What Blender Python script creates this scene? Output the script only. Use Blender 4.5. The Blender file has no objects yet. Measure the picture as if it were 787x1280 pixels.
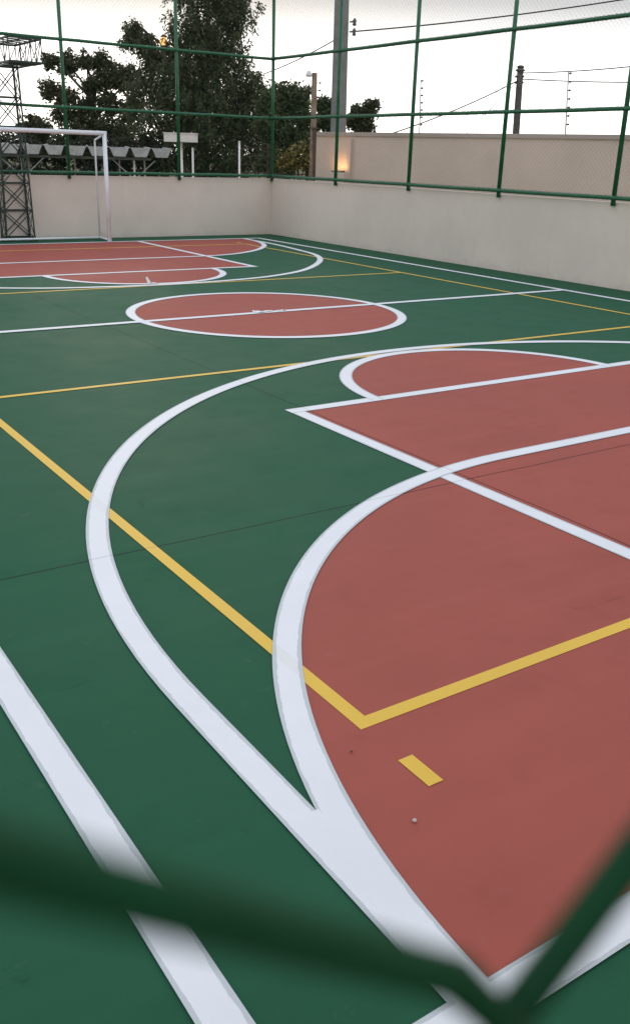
import bpy, math, random
from mathutils import Vector, Matrix
random.seed(7)
R = math.radians
scene = bpy.context.scene
col = scene.collection
rnd = random.random

# ------------------------------------------------------------------ helpers
class MB:
    """collects shapes and links them as one mesh object"""
    def __init__(s): s.v = []; s.f = []; s.uv = {}
    def quad(s, a, b, c, d):
        n = len(s.v); s.v += [tuple(a), tuple(b), tuple(c), tuple(d)]; s.f.append((n, n+1, n+2, n+3))
    def poly(s, pts):
        n = len(s.v); s.v += [tuple(p) for p in pts]; s.f.append(tuple(range(n, n+len(pts))))
    def box(s, c, size, rz=0.0, M=None):
        n = len(s.v); x, y, z = [k/2 for k in size]
        Q = M if M is not None else Matrix.Rotation(rz, 3, 'Z')
        for dx, dy, dz in ((-1,-1,-1),(1,-1,-1),(1,1,-1),(-1,1,-1),(-1,-1,1),(1,-1,1),(1,1,1),(-1,1,1)):
            s.v.append(tuple(Vector(c) + Q @ Vector((dx*x, dy*y, dz*z))))
        for q in ((0,3,2,1),(4,5,6,7),(0,1,5,4),(1,2,6,5),(2,3,7,6),(3,0,4,7)):
            s.f.append(tuple(n+k for k in q))
    def bar(s, a, b, w, h=None):
        """square bar from a to b"""
        a, b = Vector(a), Vector(b); d = b - a; L = d.length
        M = d.to_track_quat('Z', 'X').to_matrix()
        s.box((a+b)/2, (w, h or w, L), M=M)
    def tube(s, pts, r, seg=8, cap=True):
        pts = [Vector(p) for p in pts]; rs = r if isinstance(r, (list, tuple)) else [r]*len(pts)
        n0 = len(s.v); m = len(pts)
        t0 = (pts[1]-pts[0]).normalized()
        ref = Vector((0,0,1)) if abs(t0.z) < .9 else Vector((1,0,0))
        nrm = t0.cross(ref).normalized()
        for i, p in enumerate(pts):
            t = (pts[min(i+1, m-1)] - pts[max(i-1, 0)]).normalized()
            nrm = (nrm - t*nrm.dot(t)).normalized(); bn = t.cross(nrm)
            for k in range(seg):
                a = 2*math.pi*k/seg
                s.v.append(tuple(p + (nrm*math.cos(a) + bn*math.sin(a))*rs[i]))
        for i in range(m-1):
            for k in range(seg):
                k2 = (k+1) % seg
                s.f.append((n0+i*seg+k, n0+i*seg+k2, n0+(i+1)*seg+k2, n0+(i+1)*seg+k))
        if cap:
            s.f.append(tuple(n0+k for k in reversed(range(seg))))
            s.f.append(tuple(n0+(m-1)*seg+k for k in range(seg)))
    def lathe(s, base, prof, seg=16):
        """prof: (r, z) from bottom to top"""
        n0 = len(s.v); b = Vector(base)
        for r, z in prof:
            for k in range(seg):
                a = 2*math.pi*k/seg; s.v.append((b.x+r*math.cos(a), b.y+r*math.sin(a), b.z+z))
        for i in range(len(prof)-1):
            for k in range(seg):
                k2 = (k+1) % seg
                s.f.append((n0+i*seg+k, n0+i*seg+k2, n0+(i+1)*seg+k2, n0+(i+1)*seg+k))
        s.f.append(tuple(n0+k for k in reversed(range(seg))))
        s.f.append(tuple(n0+(len(prof)-1)*seg+k for k in range(seg)))
    def strip(s, pts, w, z, closed=False):
        """flat painted strip with UV: u across in metres, v along in metres"""
        n0 = len(s.v); m = len(pts); L = 0.0
        for i, p in enumerate(pts):
            if closed: a, b = pts[(i-1) % m], pts[(i+1) % m]
            else: a, b = pts[max(i-1, 0)], pts[min(i+1, m-1)]
            tx, ty = b[0]-a[0], b[1]-a[1]; l = math.hypot(tx, ty); nx, ny = -ty/l, tx/l
            if i: L += math.hypot(p[0]-pts[i-1][0], p[1]-pts[i-1][1])
            for sgn in (-1, 1):
                s.uv[len(s.v)] = (sgn*w/2, L)
                s.v.append((p[0]+sgn*nx*w/2, p[1]+sgn*ny*w/2, z))
        for i in range(m if closed else m-1):
            j = (i+1) % m
            s.f.append((n0+2*i+1, n0+2*i, n0+2*j, n0+2*j+1))
    def build(s, name, mat, parent=None, smooth=False):
        me = bpy.data.meshes.new(name); me.from_pydata(s.v, [], s.f); me.update()
        if s.uv:
            ul = me.uv_layers.new(name='line')
            for lp in me.loops: ul.data[lp.index].uv = s.uv.get(lp.vertex_index, (0, 0))
        me.materials.append(mat)
        if smooth:
            for p in me.polygons: p.use_smooth = True
        o = bpy.data.objects.new(name, me); col.objects.link(o)
        if parent: o.parent = parent; o.matrix_parent_inverse = parent.matrix_world.inverted()
        return o

def tag(o, label=None, cat=None, group=None, kind=None):
    if label: o['label'] = label
    if cat: o['category'] = cat
    if group: o['group'] = group
    if kind: o['kind'] = kind
    return o
def empty(name, loc, label, cat, group=None):
    o = bpy.data.objects.new(name, None); col.objects.link(o); o.location = loc; o.empty_display_size = .1
    o.matrix_world = Matrix.Translation(loc)
    return tag(o, label, cat, group)

# ------------------------------------------------------------------ materials
class NT:
    def __init__(s, name):
        s.m = bpy.data.materials.new(name); s.m.use_nodes = True; s.t = s.m.node_tree; s.t.nodes.clear()
        s.out = s.n('ShaderNodeOutputMaterial')
    def n(s, typ, **kw):
        x = s.t.nodes.new(typ)
        for k, v in kw.items(): setattr(x, k, v)
        return x
    def l(s, a, b): s.t.links.new(a, b)
    def val(s, sock, v):
        if hasattr(v, 'node'): s.l(v, sock)
        else: sock.default_value = v
    def math(s, op, a, b=0.0, clamp=False):
        x = s.n('ShaderNodeMath', operation=op, use_clamp=clamp); s.val(x.inputs[0], a); s.val(x.inputs[1], b); return x.outputs[0]
    def noise(s, scale, detail=4, rough=.55, vec=None, dist=0.0):
        x = s.n('ShaderNodeTexNoise'); x.inputs['Scale'].default_value = scale; x.inputs['Detail'].default_value = detail
        x.inputs['Roughness'].default_value = rough; x.inputs['Distortion'].default_value = dist
        s.l(vec if vec is not None else s.pos(), x.inputs['Vector']); return x.outputs['Fac']
    def pos(s):
        if not hasattr(s, '_p'): s._p = s.n('ShaderNodeNewGeometry').outputs['Position']
        return s._p
    def xyz(s, v=None):
        x = s.n('ShaderNodeSeparateXYZ'); s.l(v if v is not None else s.pos(), x.inputs[0]); return x.outputs
    def smooth(s, v, a, b):
        x = s.n('ShaderNodeMapRange', interpolation_type='SMOOTHSTEP'); s.val(x.inputs[0], v)
        x.inputs[1].default_value = a; x.inputs[2].default_value = b; return x.outputs[0]
    def ramp(s, v, a, b, lo, hi):
        x = s.n('ShaderNodeMapRange'); s.val(x.inputs[0], v)
        for i, k in enumerate((a, b, lo, hi)): x.inputs[i+1].default_value = k
        return x.outputs[0]
    def mix(s, fac, a, b):
        x = s.n('ShaderNodeMix', data_type='RGBA'); s.val(x.inputs[0], fac)
        for i, c in ((6, a), (7, b)):
            if hasattr(c, 'node'): s.l(c, x.inputs[i])
            else: x.inputs[i].default_value = (*c, 1)
        return x.outputs[2]
    def bsdf(s, c, rough=.5, spec=.5, bump=None, bs=.3, bd=.002, metal=0.0):
        x = s.n('ShaderNodeBsdfPrincipled')
        if hasattr(c, 'node'): s.l(c, x.inputs['Base Color'])
        else: x.inputs['Base Color'].default_value = (*c, 1)
        s.val(x.inputs['Roughness'], rough); x.inputs['Specular IOR Level'].default_value = spec; x.inputs['Metallic'].default_value = metal
        if bump is not None:
            b = s.n('ShaderNodeBump'); b.inputs['Strength'].default_value = bs; b.inputs['Distance'].default_value = bd
            s.l(bump, b.inputs['Height']); s.l(b.outputs[0], x.inputs['Normal'])
        s.l(x.outputs[0], s.out.inputs[0]); return x

def simple(name, c, rough=.5, var=.25, scale=6, bump=True, spec=.5, metal=0.0):
    k = NT(name); f = k.noise(scale, 5)
    a = tuple(x*(1-var) for x in c); b = tuple(min(1, x*(1+var)) for x in c)
    k.bsdf(k.mix(k.smooth(f, .3, .7), a, b), k.ramp(f, .3, .7, rough*.85, min(1, rough*1.15)), spec, k.noise(scale*12, 3) if bump else None, .2, .002, metal)
    return k.m

JX, JY = -2.065, -5.80
def joint_mask(k):
    x, y, z = k.xyz()
    wob = k.ramp(k.noise(.9, 2), 0, 1, -.02, .02)
    dx = k.math('ABSOLUTE', k.math('ADD', k.math('SUBTRACT', x, JX), wob))
    dx2 = k.math('ABSOLUTE', k.math('SUBTRACT', x, -JX))
    dy = k.math('ABSOLUTE', k.math('ADD', k.math('SUBTRACT', y, JY), wob))
    dy2 = k.math('ABSOLUTE', k.math('SUBTRACT', y, 5.9))
    d = k.math('MINIMUM', k.math('MINIMUM', dx, dx2), k.math('MINIMUM', dy, dy2))
    return k.math('SUBTRACT', 1.0, k.smooth(d, .0025, .0065))

def court_paint(name, c, spots):
    k = NT(name)
    big = k.noise(.55, 5, .6); mid = k.noise(3.2, 6, .65); fine = k.noise(70, 3)
    # roller streaks: stretched noise
    mp = k.n('ShaderNodeMapping'); mp.inputs['Scale'].default_value = (.35, 5.5, 1); k.l(k.pos(), mp.inputs[0])
    st = k.noise(1.0, 5, .6, mp.outputs[0])
    c1 = k.mix(k.smooth(big, .3, .7), tuple(x*.93 for x in c), tuple(x*1.05 for x in c))
    c1 = k.mix(k.math('MULTIPLY', k.smooth(st, .42, .75), .16), c1, tuple(x*1.35+.004 for x in c))
    c1 = k.mix(k.math('MULTIPLY', k.smooth(mid, .52, .8), .35), c1, tuple(x*.72 for x in c))
    sp = k.noise(1.7, 9, .72, dist=.6)
    c1 = k.mix(k.math('MULTIPLY', k.smooth(sp, .625, .72), spots), c1, tuple(x*.35 for x in c))
    dust = k.noise(9, 6, .7)
    c1 = k.mix(k.math('MULTIPLY', k.smooth(dust, .60, .75), .05), c1, (.42, .40, .36))
    for ang, seed_, am in ((.6, 3.1, .22), (-.9, 8.7, .18)):      # faint shoe scuffs
        mq = k.n('ShaderNodeMapping'); mq.inputs['Rotation'].default_value = (0, 0, ang); mq.inputs['Location'].default_value = (seed_, seed_*2, 0); mq.inputs['Scale'].default_value = (1.6, 17, 1)
        k.l(k.pos(), mq.inputs[0]); sc_ = k.noise(1.0, 3, .5, mq.outputs[0])
        c1 = k.mix(k.math('MULTIPLY', k.math('MULTIPLY', k.smooth(sc_, .70, .78), k.smooth(mid, .45, .6)), am*2), c1, tuple(x*.5 for x in c))
    jm = joint_mask(k)
    c1 = k.mix(k.math('MULTIPLY', jm, .82), c1, (.012, .012, .012))
    rg = k.ramp(k.math('ADD', big, k.math('MULTIPLY', mid, .5)), .5, 1.0, .55, .70)
    hgt = k.math('ADD', k.math('MULTIPLY', fine, .5), k.math('MULTIPLY', jm, -3.0))
    k.bsdf(c1, rg, .06, hgt, .25, .0012)
    return k.m

def line_paint(name, c, edge, w, over=None):
    """road-marking style paint: ragged masking-tape margins, faint joints showing through"""
    k = NT(name)
    tc = k.n('ShaderNodeUVMap'); tc.uv_map = 'line'
    u, v, _ = k.xyz(tc.outputs[0])
    rag = k.ramp(k.noise(16, 6, .7), .25, .75, -.004, .004)
    rag2 = k.ramp(k.noise(1.6, 3, .6), .3, .7, -.004, .004)
    au = k.math('ADD', k.math('ADD', k.math('ABSOLUTE', u), rag), rag2)
    em = k.smooth(au, w/2-.0145, w/2-.0118)
    ex, ey, _z = k.xyz()
    inside = k.math('MULTIPLY', k.math('LESS_THAN', ey, -7.79), k.math('MULTIPLY', k.math('GREATER_THAN', ex, -4.610), k.math('LESS_THAN', ex, -4.505)))
    em = k.math('MULTIPLY', em, k.math('SUBTRACT', 1.0, inside))
    big = k.noise(2.2, 6, .65)
    c1 = k.mix(k.smooth(big, .3, .75), tuple(x*.94 for x in c), c)
    sp = k.noise(26, 5, .7)
    c1 = k.mix(k.math('MULTIPLY', k.smooth(sp, .68, .76), .35), c1, tuple(x*.45 for x in c))
    if over:      # thin white over an older yellow line
        x, y, z = k.xyz()
        d = k.math('MINIMUM', k.math('ABSOLUTE', k.math('SUBTRACT', x, over[0])), k.math('ABSOLUTE', k.math('SUBTRACT', y, over[1])))
        c1 = k.mix(k.math('MULTIPLY', k.math('MULTIPLY', k.math('SUBTRACT', 1.0, k.smooth(d, .024, .032)), k.math('GREATER_THAN', y, -7.6)), .16), c1, (.62, .52, .34))
    if edge: c1 = k.mix(k.math('MULTIPLY', em, .58), c1, edge)
    jm = joint_mask(k)
    c1 = k.mix(k.math('MULTIPLY', jm, .28), c1, (.06, .06, .06))
    k.bsdf(c1, k.ramp(big, .3, .7, .5, .62), .35, k.math('ADD', k.noise(60, 3), k.math('MULTIPLY', em, -1.0)), .25, .001)
    return k.m

M = {}
M['green'] = court_paint('green_court_paint', (.021, .094, .047), .5)
M['red'] = court_paint('red_court_paint', (.352, .091, .067), .4)
M['white_line'] = line_paint('white_line_paint', (.785, .77, .758), (.33, .37, .36), .112, over=(-4.132, -2.625))
M['yellow_line'] = line_paint('yellow_line_paint', (.77, .47, .05), None, .058)
M['tube_green'] = simple('green_fence_enamel', (.011, .112, .040), .38, .2, 9, True, .5)
M['mesh_green'] = simple('green_pvc_wire', (.012, .085, .038), .4, .2, 30, False, .5)
M['near_wire'] = simple('green_pvc_wire_coating', (.0028, .044, .0135), .55, .15, 60, False, .15)
M['white_steel'] = simple('white_enamel_steel', (.80, .80, .82), .35, .05, 4, True)
M['dark_steel'] = simple('dark_green_lattice_steel', (.016, .036, .025), .5, .3, 8, True)
M['concrete'] = simple('grey_concrete', (.21, .20, .185), .85, .15, 3)
M['slab'] = simple('raw_concrete', (.24, .23, .21), .9, .15, 2)
M['dark_pole'] = simple('weathered_dark_pole', (.085, .068, .06), .85, .3, 5)
M['wood_pole'] = simple('weathered_brown_pole', (.23, .15, .10), .85, .3, 8)
M['cable'] = simple('black_cable', (.03, .03, .03), .6, .2, 4, False)
M['ceramic'] = simple('insulator_ceramic', (.10, .09, .085), .35, .2, 10, False)
M['ef_pole'] = simple('galvanised_post', (.66, .58, .52), .6, .15, 8)
M['roof'] = simple('fibre_cement_roof', (.36, .35, .33), .9, .22, 5)
M['plate'] = simple('pale_roof_end', (.44, .425, .40), .85, .15, 5)
M['beam'] = simple('grey_painted_beam', (.16, .15, .135), .7, .2, 6)
M['white_lamp'] = simple('cream_lamp_housing', (.82, .74, .68), .6, .06, 3)
M['trunk'] = simple('bark', (.07, .055, .042), .95, .35, 10)
M['tape'] = simple('torn_white_tape', (.78, .76, .74), .6, .06, 30)
M['stone'] = simple('pale_pebble', (.55, .5, .44), .8, .2, 60)
M['slat'] = simple('brown_timber_slats', (.055, .038, .024), .85, .25, 5)
M['clay'] = simple('rust_brown_steel', (.09, .055, .035), .8, .3, 8)

def plaster(name, c, warm, foot=False):
    k = NT(name)
    a = k.noise(.7, 5, .6); b = k.noise(4.5, 6, .65); g = k.noise(45, 4, .6)
    mp = k.n('ShaderNodeMapping'); mp.inputs['Scale'].default_value = (3.2, 3.2, .22); k.l(k.pos(), mp.inputs[0])
    drip = k.noise(1.5, 6, .65, mp.outputs[0])
    c1 = k.mix(k.smooth(a, .3, .7), tuple(x*.93 for x in c), tuple(x*1.04 for x in c))
    c1 = k.mix(k.math('MULTIPLY', k.smooth(b,   .5, .8), .10), c1, tuple(x*.7 for x in c))
    c1 = k.mix(k.math('MULTIPLY', k.smooth(drip, .55, .8), .16), c1, warm)
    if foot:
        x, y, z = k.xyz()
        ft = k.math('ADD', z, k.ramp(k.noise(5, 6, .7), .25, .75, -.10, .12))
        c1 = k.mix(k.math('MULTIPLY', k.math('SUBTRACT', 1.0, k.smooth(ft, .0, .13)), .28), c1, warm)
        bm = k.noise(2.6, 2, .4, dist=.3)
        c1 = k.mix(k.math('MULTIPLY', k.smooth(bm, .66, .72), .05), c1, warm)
    k.bsdf(c1, .88, .25, g, .35, .002)
    return k.m
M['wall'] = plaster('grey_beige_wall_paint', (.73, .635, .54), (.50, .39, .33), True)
M['beige'] = plaster('beige_wall_render', (.68, .54, .435), (.48, .37, .29))
M['coping'] = plaster('dark_coping', (.46, .38, .32), (.30, .24, .20))

def leaf(name, a, b, tr=.35):
    k = NT(name); g = k.n('ShaderNodeNewGeometry'); f = k.math('ADD', k.math('MULTIPLY', g.outputs['Random Per Island'], .6), k.math('MULTIPLY', k.noise(1.1, 3), .5))
    c = k.mix(k.smooth(f, .2, .85), a, b)
    d = k.n('ShaderNodeBsdfPrincipled'); k.l(c, d.inputs['Base Color']); d.inputs['Roughness'].default_value = .55; d.inputs['Specular IOR Level'].default_value = .3
    t = k.n('ShaderNodeBsdfTranslucent'); k.l(c, t.inputs[0])
    mx = k.n('ShaderNodeMixShader'); mx.inputs[0].default_value = tr
    k.l(d.outputs[0], mx.inputs[1]); k.l(t.outputs[0], mx.inputs[2]); k.l(mx.outputs[0], k.out.inputs[0])
    return k.m
M['leaf_big'] = leaf('drooping_leaf', (.044, .055, .025), (.125, .136, .064))
M['leaf_left'] = leaf('broad_leaf', (.044, .048, .020), (.125, .118, .055))
M['leaf_right'] = leaf('dense_leaf', (.044, .062, .024), (.125, .145, .058))
M['leaf_hedge'] = leaf('hedge_leaf', (.024, .028, .015), (.065, .060, .032))
M['leaf_warm_lit'] = leaf('warm_lit_leaf', (.035, .042, .016), (.34, .25, .06), .3)  # warm lamp light on the foliage, painted in as yellow leaf colour

def emit(name, c, s):
    k = NT(name); e = k.n('ShaderNodeEmission'); e.inputs[0].default_value = (*c, 1); e.inputs[1].default_value = s
    k.l(e.outputs[0], k.out.inputs[0]); return k.m
M['glow'] = emit('lit_warm_lamp', (1, .50, .16), 1.5)

k = NT('dry_earth_and_grass')
c1 = k.mix(k.smooth(k.noise(.25, 6, .6), .35, .65), (.06, .075, .03), (.14, .105, .03))
c1 = k.mix(k.math('MULTIPLY', k.noise(9, 6, .7), .5), c1, (.05, .05, .03))
k.bsdf(c1, .95, .2, k.noise(12, 6, .7), .6, .05); M['earth'] = k.m

# ------------------------------------------------------------------ curves
def crom(P, n=10):
    out = []
    P = [P[0]] + list(P) + [P[-1]]
    for i in range(1, len(P)-2):
        p0, p1, p2, p3 = P[i-1], P[i], P[i+1], P[i+2]
        for j in range(n):
            t = j/n
            out.append(tuple(.5*(2*p1[a] + (p2[a]-p0[a])*t + (2*p0[a]-5*p1[a]+4*p2[a]-p3[a])*t*t + (3*p1[a]-p0[a]-3*p2[a]+p3[a])*t**3) for a in (0, 1)))
    out.append(P[-2]); return out
def arc(cx, cy, r, a0, a1, n=64):
    return [(cx+r*math.cos(R(a0+(a1-a0)*i/n)), cy+r*math.sin(R(a0+(a1-a0)*i/n))) for i in range(n+1)]
def mirror(P): return [(-x, y) for x, y in reversed(P)]
def line(x0, y0, x1, y1, n=1): return [(x0+(x1-x0)*i/n, y0+(y1-y0)*i/n) for i in range(n+1)]

XL, XR = -5.072, 5.178           # touchlines
NB, FB = -8.545, 9.02            # base lines
KX = 2.16
# near goal area, left half measured from the base line up to its straight top
nearD = [(-1.557+3.0*math.cos(R(a)), -8.565+3.0*math.sin(R(a))) for a in [180-1.5*q for q in range(61)]]
nearD = [(nearD[0][0], NB)] + nearD[1:]
nearD = nearD + mirror(nearD)
near3 = [(-4.57, NB)] + [(4.57*math.cos(R(a)), -7.09+4.57*math.sin(R(a))) for a in [180-1.5*q for q in range(121)]] + [(4.57, NB)]
farD = crom([(4.78, FB), (4.77, 8.49), (4.63, 7.94), (4.30, 7.30), (3.71, 6.63), (2.95, 6.13), (2.3, 5.97), (1.6, 5.955), (0, 5.955)])
farD = farD + mirror(farD)[1:]
far3 = crom([(4.80, FB), (4.76, 7.72), (4.60, 6.53), (4.37, 5.48), (3.80, 4.51), (2.83, 3.52), (1.85, 2.98), (.92, 2.76), (0, 2.68)])
far3 = far3 + mirror(far3)[1:]
def relax(P, rounds=60):
    """even spacing, then smooth away small kinks with the ends held"""
    L = [0.0]
    for a, b in zip(P, P[1:]): L.append(L[-1]+math.hypot(b[0]-a[0], b[1]-a[1]))
    n = int(L[-1]/.09); Q = []; j = 0
    for i in range(n+1):
        t = L[-1]*i/n
        while j < len(L)-2 and L[j+1] < t: j += 1
        f = (t-L[j])/max(1e-9, L[j+1]-L[j]); Q.append((P[j][0]+(P[j+1][0]-P[j][0])*f, P[j][1]+(P[j+1][1]-P[j][1])*f))
    for k in range(rounds):
        for s_ in (.5, -.52):      # Taubin: no shrinking
            Q = [Q[0]] + [(Q[i][0]+s_*((Q[i-1][0]+Q[i+1][0])/2-Q[i][0]), Q[i][1]+s_*((Q[i-1][1]+Q[i+1][1])/2-Q[i][1])) for i in range(1, len(Q)-1)] + [Q[-1]]
    return Q
far3, farD = relax(far3, 100), relax(farD, 50)
FTN, FTF = -3.995, 4.215
semiN = arc(-.02, -4.02, 1.378, 0, 180)
semiF = arc(.08, 4.20, 1.40, 0, -180)

# ------------------------------------------------------------------ setting: ground, court, paint
g = MB(); n = 24; S = 700
for i in range(n):
    for j in range(n):
        x0, x1, y0, y1 = [-S + 2*S*q/n for q in (i, i+1, j, j+1)]
        g.quad((x0, y0, -1.2), (x1, y0, -1.2), (x1, y1, -1.2), (x0, y1, -1.2))
tag(g.build('ground', M['earth']), kind='structure')
b = MB(); b.box((.0, .15, -.602), (12.66, 20.2, 1.196)); tag(b.build('court_slab', M['slab']), kind='structure')
b = MB(); b.quad((-6.32, -9.94, 0), (6.32, -9.94, 0), (6.32, 10.24, 0), (-6.32, 10.24, 0))
tag(b.build('green_court_floor', M['green']), kind='structure')

def fan(center, pts, z):
    m = MB(); m.v = [(center[0], center[1], z)] + [(x, y, z) for x, y in pts]
    m.f = [(0, i+1, i+2) if True else 0 for i in range(len(pts)-1)]
    # keep the normal up
    ok = []
    for f in m.f:
        a, b_, c = [Vector(m.v[q]) for q in f]
        ok.append(f if (b_-a).cross(c-a).z > 0 else (f[0], f[2], f[1]))
    m.f = ok; return m
Z = .0015
red = MB()
def add_fan(center, pts, z):
    m = fan(center, pts, z); n0 = len(red.v); red.v += m.v; red.f += [tuple(q+n0 for q in f) for f in m.f]
add_fan((0, NB), nearD, Z)
red.quad((-KX, -5.60, Z+.0001), (KX, -5.60, Z+.0001), (KX, FTN, Z+.0001), (-KX, FTN, Z+.0001))
# wedge of lane beside the goal-area curve is inside the D; semicircle and centre circle follow
add_fan((-.02, -4.02), semiN, Z+.0002)
add_fan((0, FB), farD, Z)
red.quad((-2.27, FTF, Z+.0001), (2.27, FTF, Z+.0001), (2.27, 6.05, Z+.0001), (-2.27, 6.05, Z+.0001))
add_fan((.08, 4.20), semiF, Z+.0002)
cc = arc(0, 0, 1.61, 0, 360, 96)
add_fan((0, 0), cc, Z)
tag(red.build('red_court_paint', M['red']), kind='structure')

Y = MB(); zy = .003; yw = .058
xa, xe, yb, yf = -4.132, 4.192, -7.505, 7.86
Y.strip(line(xa, yb-yw/2, xa, yf+yw/2), yw, zy)
Y.strip(line(xe, yb-yw/2, xe, yf+yw/2), yw, zy+.0001)
for i, y in enumerate((yb, -2.625, 2.65, yf)):
    Y.strip(line(xa+yw/2*.98, y, xe-yw/2*.98, y), yw, zy+.0002+.0001*i)
for x in (xa, xe):
    for y0, y1 in ((yb-.225, yb-.375), (yf+.225, yf+.375)): Y.strip(line(x, y0, x, y1), yw, zy+.0007)
tag(Y.build('yellow_court_lines', M['yellow_line']), kind='structure')

zw = [.0045]
def white(name, strips):
    m = MB()
    for pts, closed in strips:
        m.strip(pts[:-1] if closed else pts, .112, zw[0], closed); zw[0] += .00012
    tag(m.build(name, M['white_line']), kind='structure')
h = .056
white('white_lane_lines', [(line(-KX, NB+h, -KX, FTN+h), 0), (line(KX, NB+h, KX, FTN+h), 0), (line(-KX-h, FTN, KX+h, FTN), 0), (semiN, 0),
                           (line(-2.27, FB-h, -2.27, FTF-h), 0), (line(2.27, FB-h, 2.27, FTF-h), 0), (line(-2.27-h, FTF, 2.27+h, FTF), 0), (semiF, 0)])
white('white_three_point_lines', [(near3, 0), (far3, 0)])
white('white_goal_area_lines', [(nearD, 0), (farD, 0)])
white('white_centre_circle_line', [(arc(0, 0, 1.617, 0, 360, 120), 1)])
white('white_boundary_lines', [(line(XL, NB-h, XL, FB+h), 0), (line(XR, NB-h, XR, FB+h), 0), (line(XL+h, NB, XR-h, NB), 0), (line(XL+h, FB, XR-h, FB), 0), (line(XL+h, 0, XR-h, 0), 0)])

# ------------------------------------------------------------------ low walls round the court
WX, WY, WH = 6.08, 9.955, 1.25
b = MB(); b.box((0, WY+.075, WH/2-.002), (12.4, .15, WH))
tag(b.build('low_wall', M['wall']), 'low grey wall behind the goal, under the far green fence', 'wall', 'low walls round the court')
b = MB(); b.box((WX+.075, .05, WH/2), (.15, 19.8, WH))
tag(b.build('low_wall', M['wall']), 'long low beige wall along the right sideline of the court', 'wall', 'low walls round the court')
b = MB(); b.box((0, -9.62, WH/2-.002), (12.4, .15, WH))
tag(b.build('low_wall', M['wall']), 'low wall below the blurred wire mesh at the near end', 'wall', 'low walls round the court')

# ------------------------------------------------------------------ tube and wire fences
RAILS = (1.315, 2.545, 3.765, 5.02)
HD = .0395                        # half diagonal of one diamond of the wire mesh
def diag_mesh(m, L, z0, z1, put, r):
    """crossing diagonal wires clipped to the panel; put(u, z, off) gives a point"""
    H = z1-z0; step = 2*HD
    nn = int((L+H)/step)+1
    for i in range(nn):
        c = i*step
        for sgn, off in ((1, r), (-1, -r)):
            # u - z = c - H   or   u + z = c
            if sgn > 0: k = c-H; u0, u1 = max(0, k), min(L, k+H); a, b_ = (u0, u0-k), (u1, u1-k)
            else: u0, u1 = max(0, c-H), min(L, c); a, b_ = (u0, c-u0), (u1, c-u1)
            if u1-u0 < .01: continue
            m.tube([put(a[0], z0+a[1], off), put(b_[0], z0+b_[1], off)], r, 4, False)
def lacing(m, p0, p1, r):
    p0, p1 = Vector(p0), Vector(p1); d = p1-p0; L = d.length; t = d/L
    s = t.cross(Vector((0, 0, 1))).normalized(); pts = []
    nt = int(L/.075)
    for i in range(nt*6+1):
        a = 2*math.pi*i/6; rr = r*(1+.12*math.sin(i*1.7))
        pts.append(p0 + t*(L*i/(nt*6)) + s*(math.cos(a)*rr) + Vector((0, 0, math.sin(a)*rr)))
    m.tube(pts, .0034, 4, False)

def fence(label, put, L, posts, z_bottom):
    root = empty('green_fence', put(L/2, 1.27, 0), label, 'fence', 'green tube and wire fences')
    for u in posts:
        m = MB(); m.tube([put(u, z_bottom, 0), put(u, 5.12, 0)],   .036, 12)
        m.lathe(tuple(put(u, 5.118, 0)), ((.039, 0), (.039, .012), (.02, .03), (.004, .036)), 10)
        m.build('post', M['tube_green'], root, True)
        for z in RAILS:
            cl = MB(); cl.tube([put(u, z-.03, 0), put(u, z+.03, 0)], .0415, 12)
            cl.build('clamp', M['tube_green'], root, True)
    for z in RAILS:
        m = MB(); nn = 24
        m.tube([put(L*i/nn, z-.006*math.sin(math.pi*((i % 3)/3)), .012) for i in range(nn+1)], .030, 10)
        rl = m.build('rail', M['tube_green'], root, True)
        if z < 5:
            m = MB(); lacing(m, put(.05, z, .012), put(L-.05, z, .012), .036); m.build('lacing_wire', M['mesh_green'], rl, True)
    m = MB(); diag_mesh(m, L, RAILS[0], RAILS[-1], put, .00075)
    m.build('chain_link_mesh', M['mesh_green'], root, False)
    return root
# right side: u runs from the far corner towards the camera; the wire hangs on the court side
fence('long green tube fence with wire mesh above the right wall', lambda u, z, o: Vector((WX-.035-o, 9.86-u, z)), 19.2,
      [2.56+2.43*i for i in range(7)], 1.20)
fence('green tube fence with wire mesh behind the white goal', lambda u, z, o: Vector((6.07-u, WY-.035-o, z)), 12.1,
      [0, 2.38, 4.87, 7.33, 9.8, 12.05], 1.19)

# near fence right in front of the lens: real woven chain link
CX, CY, CZ = -5.7609, -9.5606, 1.7781
ND = .025                         # distance of the near wire from the lens
NY = CY+ND
HX, HZ = .0500, .0497             # half diagonals of its diamonds
nodeX, nodeZ = CX+1.225*ND, CZ-1.879*ND-.0060
root = empty('green_fence', (CX, NY, 1.25), 'blurred dark green chain-link fence right in front of the viewer', 'fence', 'green tube and wire fences')
m = MB(); rw = .00135
i0, i1 = -12, 19
for k_ in range(i0, i1):
    xk = nodeX + k_*HX; pts = []
    j0, j1 = int((1.33-nodeZ)/HZ)-1, int((3.7-nodeZ)/HZ)+1
    for j in range(j0, j1):
        z = nodeZ + j*HZ - k_*.0060; right = ((k_+j) % 2 == 0)
        x = xk + (HX if not right else 0.0)
        s = 1 if not right else -1        # direction of the apex
        c = HX*.27; ov = .0013
        if right: bx = xk-ov; inn = 1
        else: bx = xk+HX+ov; inn = -1
        # rounded knuckle that passes from the front of the plane to the back
        pts += [(bx+inn*c, NY-.0009, z-c), (bx+inn*c*.3, NY-.0009, z-c*.42), (bx, NY, z), (bx+inn*c*.3, NY+.0009, z+c*.42), (bx+inn*c, NY+.0009, z+c)]
    m.tube(pts, rw, 8)
m.build('chain_link_mesh', M['near_wire'], root, True)
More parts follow.
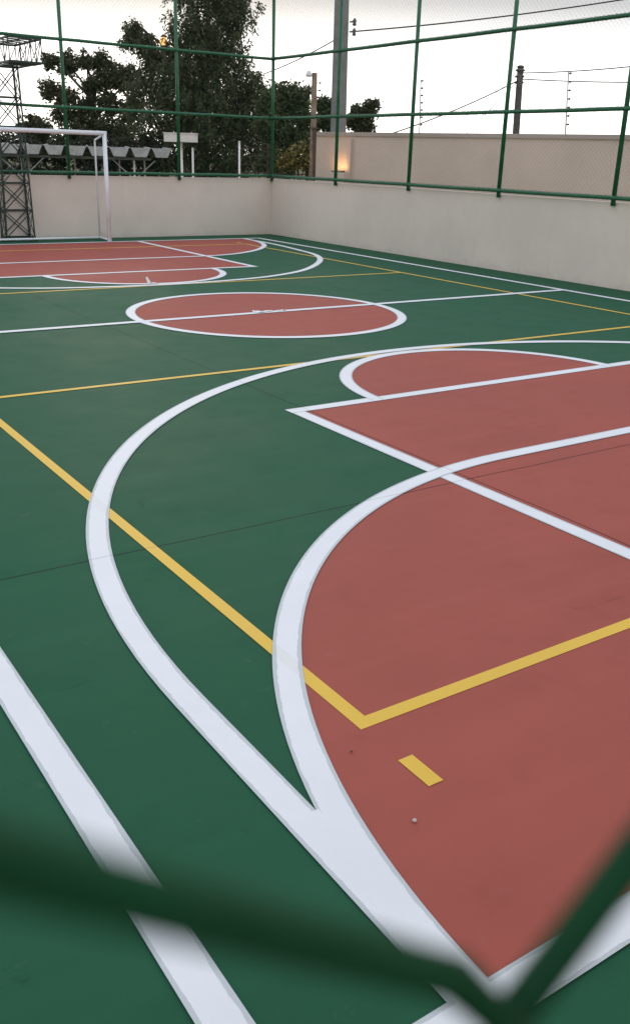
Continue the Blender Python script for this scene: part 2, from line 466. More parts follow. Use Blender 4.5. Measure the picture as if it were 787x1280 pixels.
for x in (-6.31, -4.885):
    m = MB(); m.tube([(x, NY+.034, 1.2), (x, NY+.034, 5.1)], .031, 12); m.build('post', M['tube_green'], root, True)
for z in (1.30, 3.78):
    m = MB(); m.tube([(-6.34, NY+.034, z), (-4.85, NY+.034, z)], .0245, 10); m.build('rail', M['tube_green'], root, True)

# ------------------------------------------------------------------ goal
GX, GY = 1.655, 9.05
root = empty('futsal_goal', (0, GY, 0), 'white steel futsal goal frame without a net at the far end', 'goal')
for sx in (-1, 1):
    m = MB(); m.tube([(sx*GX, GY, .012), (sx*GX, GY, 2.07)], .042, 14); m.build('post', M['white_steel'], root, True)
    m = MB(); m.tube([(sx*GX, GY+.04, .045), (sx*GX, 9.58, .045)], .022, 10); m.build('ground_bar', M['white_steel'], root, True)
    m = MB(); m.tube([(sx*GX, 9.58, .03), (sx*GX, 9.58, 1.90), (sx*GX, 9.56, 1.95), (sx*GX, GY+.03, 2.05)], .019, 10); m.build('stanchion', M['white_steel'], root, True)
m = MB(); m.tube([(-GX-.04, GY, 2.07), (GX+.04, GY, 2.07)], .042, 14); m.build('crossbar', M['white_steel'], root, True)
m = MB(); m.tube([(-GX, 9.58, .045), (GX, 9.58, .045)], .022, 10); m.build('back_bar', M['white_steel'], root, True)

# ------------------------------------------------------------------ lattice tower with truss arm (basketball stand)
root = empty('basketball_stand', (0, 9.78, 0), 'dark lattice steel basketball stand with a box truss arm, behind the goal', 'basketball stand')
def lerp(a, b, t): return a+(b-a)*t
def leg_at(sx, sy, z):
    t = z/3.2; return Vector((.0 + sx*lerp(.285, .215, t), 9.755 + sy*lerp(.165, .14, t), z))
for sx in (-1, 1):
    for sy in (-1, 1):
        m = MB(); m.bar(leg_at(sx, sy, .012), leg_at(sx, sy, 3.2), .031); m.build('leg', M['dark_steel'], root)
N = 6
def bar_part(name, a, b_, w_, h_=None, parent=None):
    q = MB(); q.bar(a, b_, w_, h_); return q.build(name, M['dark_steel'], parent or root)
for i in range(N):
    z0, z1 = .07+i*3.1/N, .07+(i+1)*3.1/N
    for (a, b_) in (((-1,-1),(1,-1)), ((1,-1),(1,1)), ((1,1),(-1,1)), ((-1,1),(-1,-1))):
        bar_part('diagonal_brace', leg_at(*a, z0), leg_at(*b_, z1), .020, .010); bar_part('diagonal_brace', leg_at(*b_, z0), leg_at(*a, z1), .018, .009)
        bar_part('horizontal_brace', leg_at(*a, z0), leg_at(*b_, z0), .026)
m = MB(); m.box((0, 9.755, .0125), (.66, .38, .02)); m.build('base_plate', M['dark_steel'], root)
class Arm:
    def bar(s, a, b_, w_, h_=None): bar_part('truss_bar', a, b_, w_, h_, arm)
ax, y0, y1, zb, zt = .29, 8.40, 9.90, 3.19, 3.575
pl = MB(); pl.box((0, 8.62, zb-.01), (.58, .44, .03)); arm = pl.build('truss_arm', M['dark_steel'], root); ar = Arm()
for sx in (-ax, ax):
    for z in (zb, zt): ar.bar((sx, y0, z), (sx, y1, z), .032, None)
for y in (y0, y1):
    for z in (zb, zt): ar.bar((-ax, y, z), (ax, y, z), .032)
nb = 5
for i in range(nb+1):
    y = lerp(y0, y1, i/nb)
    for sx in (-ax, ax): ar.bar((sx, y, zb), (sx, y, zt), .015)
    if i < nb:
        y2 = lerp(y0, y1, (i+1)/nb)
        for sx in (-ax, ax): ar.bar((sx, y, zb) if i % 2 else (sx, y, zt), (sx, y2, zt) if i % 2 else (sx, y2, zb), .013)
        for z in (zb, zt):
            ar.bar((-ax, y, z), (ax, y2, z), .013); ar.bar((-ax, y2, z), (ax, y2, z), .015)
for q in range(4):
    xq = lerp(-ax, ax, q/3)
    for z0, z1 in ((zb, zt),):
        ar.bar((xq, y0, z0), (xq, y0, z1), .013)
        if q < 3: ar.bar((xq, y0, z0), (lerp(-ax, ax, (q+1)/3), y0, z1), .012)

# ------------------------------------------------------------------ small litter on the court
def scrap(x, y, n, s, label, seed, stand=0):
    rg = random.Random(seed); m = MB(); px, py = x, y
    for i in range(n):
        a = rg.uniform(-.25, .25); l = s*rg.uniform(.5, 1.1); w = s*rg.uniform(.35, .8)
        dx, dy = math.cos(a)*l, math.sin(a)*l; q = []
        zz = [.006+rg.uniform(.0, .006) for _ in range(6)]
        for k_, (tu, sd) in enumerate(((0, -1), (.5, -1), (1, -1), (1, 1), (.5, 1), (0, 1))):
            q.append((px+dx*tu-dy/l*w*sd*.5, py+dy*tu+dx/l*w*sd*.5, zz[k_]+(.008 if tu == .5 else 0)))
        m.quad(q[0], q[1], q[4], q[5]); m.quad(q[1], q[2], q[3], q[4]); px += dx*.8; py += dy*.8
    if stand: m.quad((x, y, .008), (x+.05, y-.01, .008), (x+.005, y+.02, stand), (x-.02, y+.03, stand*.93))
    o = m.build('tape_scrap', M['tape']); md = o.modifiers.new('thickness', 'SOLIDIFY'); md.thickness = .003
    tag(o, label, 'tape scrap', 'torn tape scraps left on the lines')
scrap(-.27, 2.86, 2, .085, 'torn white scrap on the far free-throw semicircle, one end sticking up', 3, .10)
scrap(-.16, .03, 2, .15, 'crumpled white scrap on the halfway line, left one inside the centre circle', 5, .03)
scrap(.14, .02, 2, .11, 'crumpled white scrap on the halfway line, right one inside the centre circle', 9, 0)
m = MB(); m.lathe((-4.30, -7.98, .006), ((.004, 0), (.0075, .002), (.006, .005), (.002, .0075)), 6)
tag(m.build('pebble', M['stone'], None, True), 'tiny pale pebble lying on the red floor near the yellow dash', 'pebble')
m = MB()
for (x, y) in ((-4.263, -7.62), (-4.345, -7.615))[:1]: m.lathe((x, y, .006), ((.003, 0), (.005, .002), (.004, .004), (.001, .005)), 5)
tag(m.build('pebble', M['clay'], None, True), 'tiny dark crumb on the red floor inside the goal area curve', 'pebble')

# ------------------------------------------------------------------ outer boundary wall with its posts and uplight
A, B = Vector((8.43, 11.69, 0)), Vector((10.55, 3.47, 0)); e = (B-A).normalized(); nrm = Vector((-e.y, e.x, 0))
if nrm.x < 0: nrm = -nrm
rz = math.atan2(e.y, e.x); LW = 17.0
root = empty('boundary_wall', tuple(A + Vector((0, 0, -1.2))), 'tall beige boundary wall with dark coping beyond the right fence', 'wall')
m = MB(); c = A + e*LW/2 + nrm*.11; m.box((c.x, c.y, .53), (LW, .2, 3.46), rz); m.build('wall_panel', M['beige'], root)
m = MB(); c = A + e*LW/2 + nrm*.11; m.box((c.x, c.y, 2.305), (LW+.04, .27, .09), rz); m.build('coping', M['coping'], root)
m = MB(); c = A + e*1.22 - nrm*.02; m.box((c.x, c.y, .50), (.1, .12, 3.40), rz); m.build('pilaster', M['beige'], root)
# ledge the uplight stands on
c = A + e*.95 - nrm*.16; m = MB(); m.box((c.x, c.y, .2), (.62, .26, 2.4), rz); m.build('ledge', M['beige'], root)
lp = A + e*.96 - nrm*.17
root = empty('uplight', (lp.x, lp.y, 1.4), 'small lit warm uplight at the foot of the beige wall left of a pilaster', 'wall light')
m = MB(); m.box((lp.x, lp.y, 1.425), (.38, .08, .045), rz); m.build('housing', M['beam'], root)
m = MB(); m.box((lp.x, lp.y, 1.4525), (.34, .05, .008), rz); m.build('lens', M['glow'], root)
L = bpy.data.lights.new('uplight_beam', 'AREA'); L.energy = 2.0; L.color = (1, .52, .18); L.shape = 'RECTANGLE'; L.size = .34; L.size_y = .05
lo = bpy.data.objects.new('uplight_beam', L); col.objects.link(lo)
dv = (Vector((0, 0, 1)) + nrm*.35).normalized(); lo.location = (lp.x, lp.y, 1.462); lo.rotation_euler = dv.to_track_quat('-Z', 'Y').to_euler()
lo.parent = root; lo.matrix_parent_inverse = root.matrix_world.inverted()

def electric_post(base, top, label, yellow=False):
    root = empty('electric_fence_post', base, label, 'fence post', 'electric fence posts on the beige wall')
    b0, t0 = Vector(base), Vector(top)
    m = MB(); m.tube([b0, t0], .016, 8); m.build('post_bar', M['ef_pole'], root, True)
    ins = None
    for i in range(7):
        p = b0.lerp(t0, .16+.82*i/6)
        if ins is None:
            m = MB()
            for q, r_ in ((0, .012), (.012, .022), (.024, .012), (.036, .022), (.05, .010)): pass
            m.tube([(0, 0, 0), (.02, 0, 0), (.024, 0, 0), (.045, 0, 0), (.049, 0, 0), (.066, 0, 0)], [.012, .012, .024, .024, .012, .010], 8)
            ins = m.build('insulator', M['ceramic'], root, True); o = ins
        else:
            o = ins.copy(); col.objects.link(o); o.parent = root
        o.matrix_parent_inverse = Matrix.Identity(4)
        o.location = p - b0 + e*.014; o.rotation_euler = (0, 0, rz)
electric_post((9.47, 8.76, 2.35), (9.72, 9.14, 3.54), 'thin electric fence post on the beige wall, nearer the broad concrete pole')
electric_post((10.31, 4.96, 2.35), (10.58, 5.32, 3.58), 'thin electric fence post on the beige wall, right of the dark utility pole')

# ------------------------------------------------------------------ poles and cables
root = empty('utility_pole', (10.46, 13.45, -1.2), 'broad pale concrete utility pole rising beyond the top of the picture', 'utility pole')
m = MB(); b0, b1 = Vector((10.20, 12.98, -1.2)), Vector((11.36, 15.06, 7.6)); b0 = Vector((10.62, 13.74, -1.2)); b1 = Vector((10.98, 14.37, 8.2))
pts = [b0.lerp(b1, i/10) for i in range(11)]
m.tube(pts, [lerp(.255, .185, i/10) for i in range(11)], 18); m.build('shaft', M['concrete'], root, True)
# face rib and bracket with insulators
pp = b0.lerp(b1, (5.05+1.2)/9.4)
for dz in (0, .25):
    m = MB(); m.tube([pp+Vector((.15, -.2, dz)), pp+Vector((.26, -.31, dz))], .021, 8); m.build('bracket', M['dark_pole'], root, True)
for dz in (0, .25):
    m = MB(); q = pp+Vector((.25, -.29, dz-.10)); m.lathe(tuple(q), ((.03, 0), (.06, .03), (.04, .07), (.06, .12), (.04, .16), (.025, .19)), 10); m.build('insulator', M['ceramic'], root, True)
root = empty('utility_pole', (17.6, 13.7, -1.2), 'slim dark utility pole behind the beige wall, cables meeting at its top', 'utility pole')
m = MB(); b2, b3 = Vector((16.98, 13.11, -1.2)), Vector((18.24, 14.38, 4.66)); b2 = Vector((17.62, 13.5, -1.2))
pts = [b2.lerp(b3, i/8) for i in range(9)]
m.tube(pts, [lerp(.145, .105, i/8) for i in range(9)], 12); m.build('shaft', M['dark_pole'], root, True)
for dz in (-.08, -.26, -.44):
    m = MB(); q = b3+Vector((0, 0, dz)); m.lathe((q.x, q.y, q.z-.04), ((.105, 0), (.16, .015), (.16, .06), (.105, .075)), 12); m.build('insulator_ring', M['ceramic'], root, True)
m = MB(); m.lathe((b3.x, b3.y, b3.z-.01), ((.11, 0), (.12, .02), (.12, .05), (.05, .08)), 12); m.build('cap', M['dark_pole'], root, True)

root = empty('floodlight_pole', (7.62, 10.49, -1.2), 'weathered brown pole with a small floodlight at the left end of the beige wall', 'light pole')
fp0, fp1 = Vector((7.93, 11.03, -1.2)), Vector((8.08, 11.26, 3.68))
m = MB(); m.tube([fp0, fp0.lerp(fp1, .5), fp1], [.085, .075, .068], 10); m.build('pole_shaft', M['wood_pole'], root, True)
m = MB(); m.tube([fp1+Vector((0, 0, -.10)), fp1+Vector((-.10, .05, -.02))], .018, 8); m.build('arm', M['ef_pole'], root, True)
m = MB(); fq = fp1+Vector((-.13, .06, -.02)); m.lathe((fq.x, fq.y, fq.z-.07), ((.05, 0), (.085, .02), (.085, .03), (.05, .12), (.02, .14)), 12); m.build('floodlight_head', M['white_lamp'], root, True)
for i in range(3):
    m = MB(); q = fp1+Vector((.06, -.04, -.22-.17*i)); m.tube([q, q+Vector((.04, -.026, 0)), q+Vector((.045, -.03, 0)), q+Vector((.08, -.05, 0))], [.01, .01, .024, .024], 8); m.build('insulator', M['ceramic'], root, True)
root = empty('slim_post', (8.2, 11.0, -1.2), 'dark rusty post standing against the end of the beige wall', 'post')
m = MB(); m.bar((8.02, 11.10, -1.2), (8.02, 11.10, 2.40), .07); o = m.build('post_bar', M['clay'], root)
m = MB(); m.box((8.02, 11.10, 2.42), (.14, .14, .03)); m.build('post_cap', M['clay'], root)

def cable(a, b_, sag, r, label):
    a, b_ = Vector(a), Vector(b_); pts = []
    for i in range(21):
        t = i/20; p = a.lerp(b_, t); p.z -= sag*4*t*(1-t); pts.append(p)
    m = MB(); m.tube(pts, r, 6); tag(m.build('overhead_cable', M['cable'], None, True), label, 'cable', 'overhead cables')
pb = pp+Vector((.25, -.29, .0))
cable((pb.x, pb.y, 5.06), (19.9, 8.98, 6.62), .12, .020, 'topmost overhead cable rising right from the broad concrete pole')
cable((10.72, 14.18, 4.86), (11.75, 19.9, 4.30), .06, .016, 'cable sloping down left from the concrete pole into the trees')
cable((18.10, 14.30, 4.26), (10.6, 12.4, 2.18), .12, .018, 'cable sloping down left from the dark pole behind the beige wall')
cable((18.06, 14.33, 4.20), (14.0, 12.7, 2.05), .0, .010, 'thin steep stay wire below the dark pole, lower of two')
cable((18.0, 14.3, 4.36), (14.5, 13.3, 2.7), .0, .006, 'faint steep stay wire below the dark pole, upper of two')
cable((18.24, 14.38, 4.50), (19.6, 8.2, 4.74), .10, .018, 'cable from the top of the dark pole running right, upper of two')
cable((18.21, 14.35, 4.32), (19.5, 8.2, 4.08), .06, .018, 'cable from the top of the dark pole running right, lower of two')

# ------------------------------------------------------------------ carport, lamps, posts behind the far wall
ce = Vector((4.36, -1.65, 0)).normalized(); cn = Vector((-ce.y, ce.x, 0)); c0 = Vector((2.36, 18.7, 0))
pitch = .612
root = empty('carport', tuple(c0+Vector((0, 0, -1.2))), 'long carport with a folded grey roof on thin braced posts beyond the far fence', 'carport')
def cp(u, d, z): return c0 + ce*u + cn*d + Vector((0, 0, z))
for i in range(-6, 8):
    u = -.02 + i*pitch
    m = MB(); D = 3.4; rise = .04; th = .012
    prof = ((u+.00, .25), (u+.115, .0), (u+.455, .0), (u+.57, .25), (u+.612, .25))
    for j in range(4):
        (ua, za), (ub, zb_) = prof[j], prof[j+1]
        f0 = [cp(ua, 0, 1.60+za), cp(ub, 0, 1.60+zb_), cp(ub, D, 1.60+zb_+rise), cp(ua, D, 1.60+za+rise)]
        g0 = [p - Vector((0, 0, th)) for p in f0]
        m.quad(*f0); m.quad(*reversed(g0))
        for q in range(4): m.quad(f0[q], g0[q], g0[(q+1) % 4], f0[(q+1) % 4])
    ch = m.build('roof_channel', M['roof'], root)
    m = MB(); e0 = [cp(u+a_, -.004, 1.60+z_) for a_, z_ in ((.004, .247), (.117, .003), (.453, .003), (.566, .247))]; e1 = [p_ + cn*.012 for p_ in e0]
    m.quad(*e0); m.quad(*reversed(e1))
    for q in range(4): m.quad(e0[q], e1[q], e1[(q+1) % 4], e0[(q+1) % 4])
    m.build('end_plate', M['plate'], ch)
m = MB(); m.bar(cp(-3.8, .35, 1.535), cp(4.25, .35, 1.535), .07, .09); m.build('front_beam', M['beam'], root)
m = MB(); m.bar(cp(-3.8, 2.9, 1.62), cp(4.25, 2.9, 1.62), .07, .09); m.build('rear_beam', M['beam'], root)
for u in (-2.6, .55, 3.75):
    m = MB(); m.tube([cp(u, .35, -1.2), cp(u, .35, 1.49)], .032, 8); m.build('front_post', M['white_lamp'], root, True)
    for s in (-1, 1):
        m = MB(); m.bar(cp(u, .35, .95), cp(u+s*.62, .35, 1.5), .035); m.build('strut', M['roof'], root)
for u in (-3.6, -2.2, -.8, .6, 2.0, 3.4, 4.2):
    m = MB(); m.tube([cp(u, 2.9, -1.2), cp(u, 2.9, 1.58)], .028, 8); m.build('rear_post', M['white_lamp'], root, True)

root = empty('street_lamp', (5.70, 13.92, -1.2), 'cream T-shaped lamp with a flat box head beyond the far fence', 'lamp')
m = MB(); m.tube([(5.70, 13.92, -1.2), (5.70, 13.92, 2.0)], [.048, .04], 10); m.build('lamp_post', M['white_lamp'], root, True)
hd = Matrix.Rotation(R(-34), 3, 'Z')
m = MB(); m.box((5.70, 13.92, 2.11), (.84, .34, .20), M=hd); m.build('lamp_head', M['white_lamp'], root)
m = MB(); m.box((5.70, 13.92, 2.222), (.88, .38, .022), M=hd); m.build('lamp_lid', M['white_lamp'], root)
for (x, y, t, lab) in ((5.92, 13.69, 1.85, 'thin white post just right of the T-shaped lamp'), (7.50, 14.01, 2.06, 'thin white post standing alone before the big dark tree')):
    root = empty('slim_post', (x, y, -1.2), lab, 'post')
    m = MB(); m.tube([(x, y, -1.2), (x, y, t)], .028, 8); m.build('post_bar', M['white_lamp'], root, True)
    m = MB(); m.lathe((x, y, t-.002), ((.034, 0), (.034, .02), (.01, .035)), 8); m.build('post_cap', M['white_lamp'], root, True)

root = empty('street_lamp', (8.95, 21.72, -1.2), 'warm glowing lamp glimpsed between the tree branches at upper left', 'lamp')
m = MB(); m.tube([(8.95, 21.72, -1.2), (8.95, 21.72, 5.07)], [.07, .045], 10); m.build('lamp_post', M['dark_pole'], root, True)
m = MB(); m.lathe((8.95, 21.72, 5.07), ((.05, 0), (.10, .04), (.125, .12), (.10, .20), (.05, .25)), 14); m.build('lamp_globe', M['glow'], root, True)
m = MB(); m.lathe((8.95, 21.72, 5.315), ((.08, 0), (.12, .02), (.03, .06)), 12); m.build('lamp_cap', M['dark_pole'], root, True)

root = empty('slatted_fence', (9.0, 15.2, -1.2), 'low brown slatted fence in the shade below the dark trees', 'fence')
sa, sb = Vector((8.35, 15.75, 0)), Vector((10.2, 14.55, 0))
for z in (1.25, 1.48, 1.71, 1.94):
    m = MB(); m.bar(sa+Vector((0, 0, z)), sb+Vector((0, 0, z)), .03, .07); m.build('slat', M['slat'], root)
for t in (.45, .97):
    q = sa.lerp(sb, t); m = MB(); m.bar((q.x, q.y+.05, -1.2), (q.x, q.y+.05, 2.05), .08); m.build('post', M['slat'], root)

# ------------------------------------------------------------------ trees
def foliage(m, blobs, dens, lw, ll, droop, seed, strand=0.0, clump=True):
    rg = random.Random(seed)
    for (x, y, z, r) in blobs:
        nclump = max(5, int(dens*r*r*10))
        for _ in range(nclump):
            # twig centre, biased outwards with an uneven shell
            d = Vector((rg.gauss(0, 1), rg.gauss(0, 1), rg.gauss(0, 1))).normalized()
            q = Vector((x, y, z)) + d*(r*(rg.random()**.45)*rg.uniform(.75, 1.12))
            cnt = rg.randint(7, 13); sl = strand*rg.uniform(.4, 1.2); cr = .10+.05*rg.random()
            td = Vector((rg.uniform(-1, 1), rg.uniform(-1, 1), rg.uniform(-.4, .6))).normalized()
            for i in range(cnt):
                t = i/cnt
                if strand: p = q + Vector((d.x*.12*t+rg.gauss(0, .035), d.y*.12*t+rg.gauss(0, .035), -sl*t))
                else: p = q + td*(t-.5)*cr*3 + Vector((rg.gauss(0, cr*.45), rg.gauss(0, cr*.45), rg.gauss(0, cr*.45)))
                a = Vector((rg.gauss(0, 1), rg.gauss(0, 1), rg.gauss(0, .6) - droop)).normalized()
                s = a.cross(Vector((rg.gauss(0, 1), rg.gauss(0, 1), rg.gauss(0, 1)))).normalized()
                l = ll*rg.uniform(.6, 1.2); w = lw*rg.uniform(.7, 1.2); up = a.cross(s)*(l*.08)
                n0 = len(m.v)
                m.v += [tuple(p), tuple(p+a*l*.45+s*w*.5+up), tuple(p+a*l), tuple(p+a*l*.45-s*w*.5+up)]
                m.f.append((n0, n0+1, n0+2, n0+3))

def tree(name, label, cat, blobs, base, mat, dens, lw, ll, droop, strand, seed, tr=.2, group=None):
    rg = random.Random(seed+100)
    root = empty(name, base, label, cat, group)
    m = MB(); b0 = Vector(base)
    zs = [b[2] for b in blobs]; zmid = min(zs)*.5+max(zs)*.5
    cx = sum(b[0]*b[3] for b in blobs)/sum(b[3] for b in blobs); cy = sum(b[1]*b[3] for b in blobs)/sum(b[3] for b in blobs)
    fork = b0.lerp(Vector((cx, cy, zmid)), .55)
    m.tube([b0, b0.lerp(fork, .5)+Vector((rg.uniform(-.08, .08), rg.uniform(-.08, .08), 0)), fork, Vector(max(blobs, key=lambda q: q[2])[:3])], [tr*1.25, tr, tr*.7, tr*.05], 10)
    t = m.build('trunk', M['trunk'], root, True)
    m = MB()
    for (x, y, z, r) in blobs:
        q = Vector((x, y, z)); st = b0.lerp(Vector((cx, cy, max(zs))), max(.15, min(.85, (z-base[2]-r)/(max(zs)-base[2]+.01)*.8)))
        mid = st.lerp(q, .55)+Vector((rg.uniform(-.12, .12), rg.uniform(-.12, .12), rg.uniform(0, .2)))
        m.tube([st, mid, q], [tr*.32, tr*.2, tr*.09], 6)
        for _ in range(4):
            d = Vector((rg.gauss(0, 1), rg.gauss(0, 1), rg.gauss(.2, .8))).normalized()
            m.tube([q.lerp(mid, .3), q+d*r*.5, q+d*r*.95+Vector((0, 0, -.05))], [tr*.1, tr*.06, .006], 5)
    m.build('limbs', M['trunk'], root, True)
    sat = []
    for (x, y, z, r) in blobs:
        for _ in range(7):
            d = Vector((rg.gauss(0, 1), rg.gauss(0, 1), rg.gauss(.1, 1))).normalized(); rr = r*rg.uniform(.18, .34)
            sat.append((x+d.x*r*1.05, y+d.y*r*1.05, z+d.z*r*1.0, rr))
    m = MB(); foliage(m, blobs, dens, lw, ll, droop, seed, strand); foliage(m, sat, dens*.55, lw, ll, droop, seed+5, strand*.7)
    m.build('crown', mat, root)
    return root

big = [(10.78, 21.88, 6.97, 1.41), (11.33, 21.2, 6.31, 0.87), (10.0, 21.7, 5.44, 1.03), (10.82, 20.96, 5.09, 1.08), (8.95, 22.04, 4.65, 0.81), (8.45, 21.98, 3.8, 0.73), (9.62, 21.3, 4.04, 1.36), (10.83, 20.43, 3.96, 1.17), (11.43, 19.95, 3.8, 0.65), (8.81, 21.25, 2.76, 1.22), (10.05, 20.42, 2.8, 1.36), (11.11, 19.71, 2.84, 0.89), (8.28, 21.13, 1.74, 0.76), (9.27, 20.41, 1.65, 0.87), (10.39, 19.65, 1.69, 0.87), (11.33, 19.11, 1.89, 0.6)]
sprig = [(8.45, 22.91, 5.76, 0.27), (8.57, 22.59, 5.26, 0.33), (8.18, 22.87, 5.3, 0.22), (8.74, 22.33, 4.97, 0.33)]
right = [(10.81, 17.53, 3.32, 0.56), (11.32, 17.24, 3.43, 0.46), (11.42, 16.91, 2.87, 0.41), (10.75, 17.17, 2.44, 0.71), (11.28, 16.67, 2.16, 0.36), (10.49, 16.95, 1.61, 0.51)]
left = [(8.28, 29.1, 4.86, 0.47), (7.76, 29.51, 4.96, 0.25), (7.5, 29.18, 3.9, 0.38), (7.99, 28.72, 3.63, 0.44), (9.0, 28.26, 4.13, 0.44), (9.33, 28.4, 4.9, 0.44), (9.71, 27.93, 4.44, 0.54), (10.22, 27.56, 4.4, 0.5), (8.5, 28.2, 3.26, 0.47), (9.39, 27.67, 3.44, 0.44), (10.0, 27.16, 3.23, 0.54), (7.78, 28.54, 2.95, 0.38), (8.74, 27.67, 2.49, 0.69), (9.54, 27.05, 2.34, 0.69), (7.97, 28.1, 2.29, 0.5), (8.91, 28.74, 5.0, 0.31)]
bush = [(6.04, 26.89, 2.44, 0.39), (5.74, 27.04, 2.32, 0.27), (6.31, 26.66, 2.34, 0.27), (6.04, 26.89, 1.9, .5)]
hedge = [(2.7, 24.9, 1.6, .45), (3.4, 24.45, 1.62, .46), (4.08, 23.98, 1.7, 0.46), (4.78, 23.46, 1.62, 0.49), (5.57, 22.94, 1.65, 0.49), (6.36, 22.41, 1.67, 0.54), (7.26, 21.81, 1.7, 0.54), (8.04, 21.26, 1.68, 0.54)]
s1 = [(17.56, 24.81, 3.72, 0.3), (17.73, 24.57, 3.45, 0.3), (17.32, 24.71, 3.16, 0.33), (17.7, 24.38, 3.02, 0.3)]
s2 = [(17.49, 21.98, 3.14, 0.41), (17.86, 21.93, 3.56, 0.25), (17.17, 22.17, 3.07, 0.22), (17.4, 22.21, 3.48, 0.16), (17.53, 21.79, 2.79, 0.31)]
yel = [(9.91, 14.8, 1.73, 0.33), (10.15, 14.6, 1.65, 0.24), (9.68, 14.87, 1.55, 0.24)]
GRP = 'trees beyond the court fences'
big = [(x, y, z, r*.9) for x, y, z, r in big]
tree('weeping_tree', 'huge dark weeping tree filling the sky behind the far corner', 'tree', big+sprig, (9.9, 20.9, -1.2), M['leaf_big'], 34, .052, .17, .9, .42, 11, .30, GRP)
tree('leafy_tree', 'rounded dark tree in front of the weeping tree, left of the brown floodlight pole', 'tree', right, (11.0, 17.2, -1.2), M['leaf_right'], 95, .065, .12, .4, 0, 12, .16, GRP)
tree('leafy_tree', 'ragged open-crowned tree left of the weeping tree, sky showing through', 'tree', left, (8.9, 28.2, -1.2), M['leaf_left'], 40, .085, .15, .2, 0, 13, .22, GRP)
tree('leafy_tree', 'small round treetop above the goal crossbar beside the lattice stand', 'tree', bush, (6.04, 26.89, -1.2), M['leaf_left'], 75, .10, .13, .1, 0, 14, .12, GRP)
tree('leafy_tree', 'small distant tree peeping out left of the concrete utility pole', 'tree', s1, (17.55, 24.7, -1.2), M['leaf_right'], 80, .10, .14, .2, 0, 15, .14, GRP)
tree('leafy_tree', 'small distant tree right of the concrete utility pole above the beige wall', 'tree', s2, (17.5, 22.0, -1.2), M['leaf_left'], 75, .10, .14, .2, 0, 16, .14, GRP)
tree('shrub', 'yellow-lit leafy shrub beside the end of the beige wall', 'shrub', yel, (9.9, 14.75, -1.2), M['leaf_warm_lit'], 34, .07, .11, .1, 0, 17, .06)
tree('hedge', 'dark tangled hedge behind the carport', 'hedge', hedge+[(x, y, .6, r*1.3) for x, y, z, r in hedge], (5.4, 23.05, -1.2), M['leaf_hedge'], 48, .09, .14, .2, 0, 18, .10)

# ------------------------------------------------------------------ light, sky, camera
SAZ, SEL = R(25.13), R(12)
w = bpy.data.worlds.new('World'); scene.world = w; w.use_nodes = True
nt = w.node_tree; bg = nt.nodes['Background']
sky = nt.nodes.new('ShaderNodeTexSky'); sky.sky_type = 'NISHITA'; sky.sun_disc = False
sky.sun_elevation = SEL; sky.sun_rotation = SAZ; sky.dust_density = 1.5; sky.air_density = 1.0
# thin high overcast: bright band along the horizon below a bluish grey cloud deck
def wn(t, **kw):
    x = nt.nodes.new(t)
    for a, v in kw.items(): setattr(x, a, v)
    return x
tc = wn('ShaderNodeTexCoord'); sp = wn('ShaderNodeSeparateXYZ'); nt.links.new(tc.outputs['Generated'], sp.inputs[0])
nz = wn('ShaderNodeTexNoise'); nz.inputs['Scale'].default_value = 2.2; nz.inputs['Detail'].default_value = 5
mp = wn('ShaderNodeMapping'); mp.inputs['Scale'].default_value = (1, 1, 5); nt.links.new(tc.outputs['Generated'], mp.inputs[0]); nt.links.new(mp.outputs[0], nz.inputs['Vector'])
wb = wn('ShaderNodeMath', operation='MULTIPLY_ADD'); nt.links.new(nz.outputs[0], wb.inputs[0]); wb.inputs[1].default_value = .016; wb.inputs[2].default_value = -.008
zz = wn('ShaderNodeMath', operation='ADD'); nt.links.new(sp.outputs[2], zz.inputs[0]); nt.links.new(wb.outputs[0], zz.inputs[1])
cr = wn('ShaderNodeValToRGB'); nt.links.new(zz.outputs[0], cr.inputs[0])
K = 2.0
stops = [(0, (1.9, 1.87, 1.82)), (.094, (1.55, 1.55, 1.55)), (.114, (1.0, 1.0, 1.0)), (.135, (.60, .605, .62)), (.22, (.60, .63, .68)), (.45, (.80, .88, 1.0)), (1.0, (.95, 1.06, 1.26))]
while len(cr.color_ramp.elements) < len(stops): cr.color_ramp.elements.new(.5)
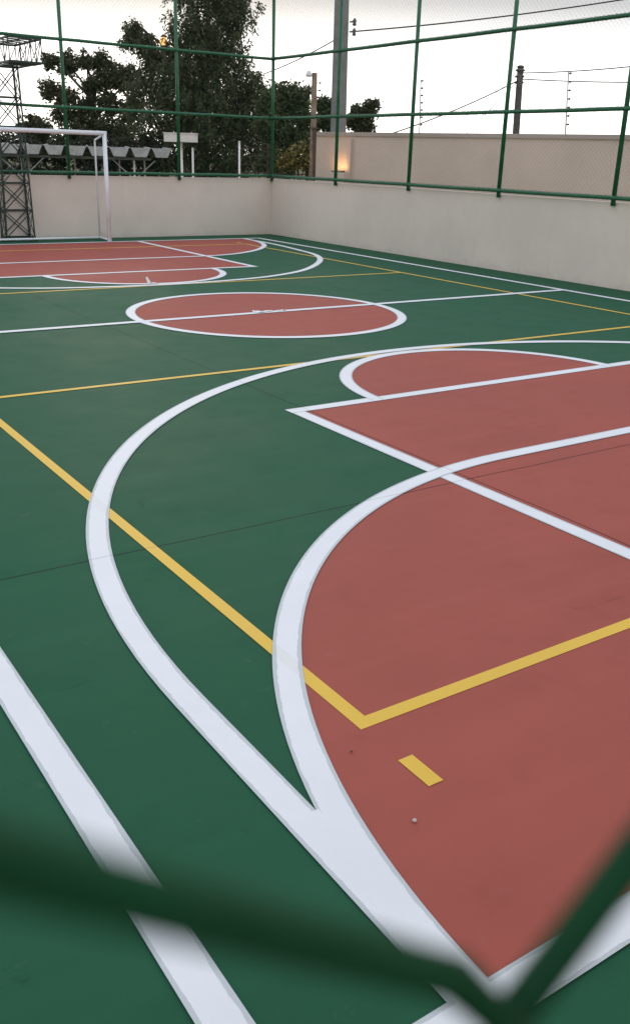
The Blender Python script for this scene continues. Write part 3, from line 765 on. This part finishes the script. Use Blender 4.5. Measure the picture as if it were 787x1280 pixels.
for el, (p, c) in zip(cr.color_ramp.elements, stops): el.position = p; el.color = (*[v/K for v in c], 1)
cs = wn('ShaderNodeVectorMath', operation='SCALE'); nt.links.new(cr.outputs[0], cs.inputs[0]); cs.inputs['Scale'].default_value = K/.12
mx = wn('ShaderNodeMix', data_type='RGBA'); mx.inputs[0].default_value = .965
nt.links.new(sky.outputs[0], mx.inputs[6]); nt.links.new(cs.outputs[0], mx.inputs[7]); nt.links.new(mx.outputs[2], bg.inputs[0])
bg.inputs[1].default_value = .12
sun = bpy.data.lights.new('sun', 'SUN'); sun.energy = .5; sun.angle = R(15); sun.color = (1, .86, .68)
so = bpy.data.objects.new('sun', sun); col.objects.link(so)
sd = Vector((math.sin(SAZ)*math.cos(SEL), math.cos(SAZ)*math.cos(SEL), math.sin(SEL)))
so.rotation_euler = (-sd).to_track_quat('-Z', 'Y').to_euler(); so.location = (0, 0, 30)

cam = bpy.data.cameras.new('camera'); co = bpy.data.objects.new('camera', cam); col.objects.link(co)
yaw, pit, rol = 0.600331249, 0.371379348, 0.0306919615
fw = Vector((math.sin(yaw)*math.cos(pit), math.cos(yaw)*math.cos(pit), -math.sin(pit)))
r0 = Vector((math.cos(yaw), -math.sin(yaw), 0)); u0 = r0.cross(fw)
r2 = r0*math.cos(rol)+u0*math.sin(rol); u2 = u0*math.cos(rol)-r0*math.sin(rol)
mw = Matrix(((r2.x, u2.x, -fw.x, CX), (r2.y, u2.y, -fw.y, CY), (r2.z, u2.z, -fw.z, CZ), (0, 0, 0, 1)))
co.matrix_world = mw
cam.sensor_fit = 'VERTICAL'; cam.sensor_height = 24; cam.lens = 24*1143.26/1280
cam.clip_start = .004; cam.clip_end = 3000
cam.dof.use_dof = True; cam.dof.focus_distance = 8.0; cam.dof.aperture_fstop = 11.5
scene.camera = co
vs = scene.view_settings; vs.view_transform = 'Standard'; vs.look = 'None'; vs.exposure = 0.12; vs.gamma = 1; vs.use_curve_mapping = False
scene.cycles.use_denoising = True
scene.cycles.max_bounces = 6
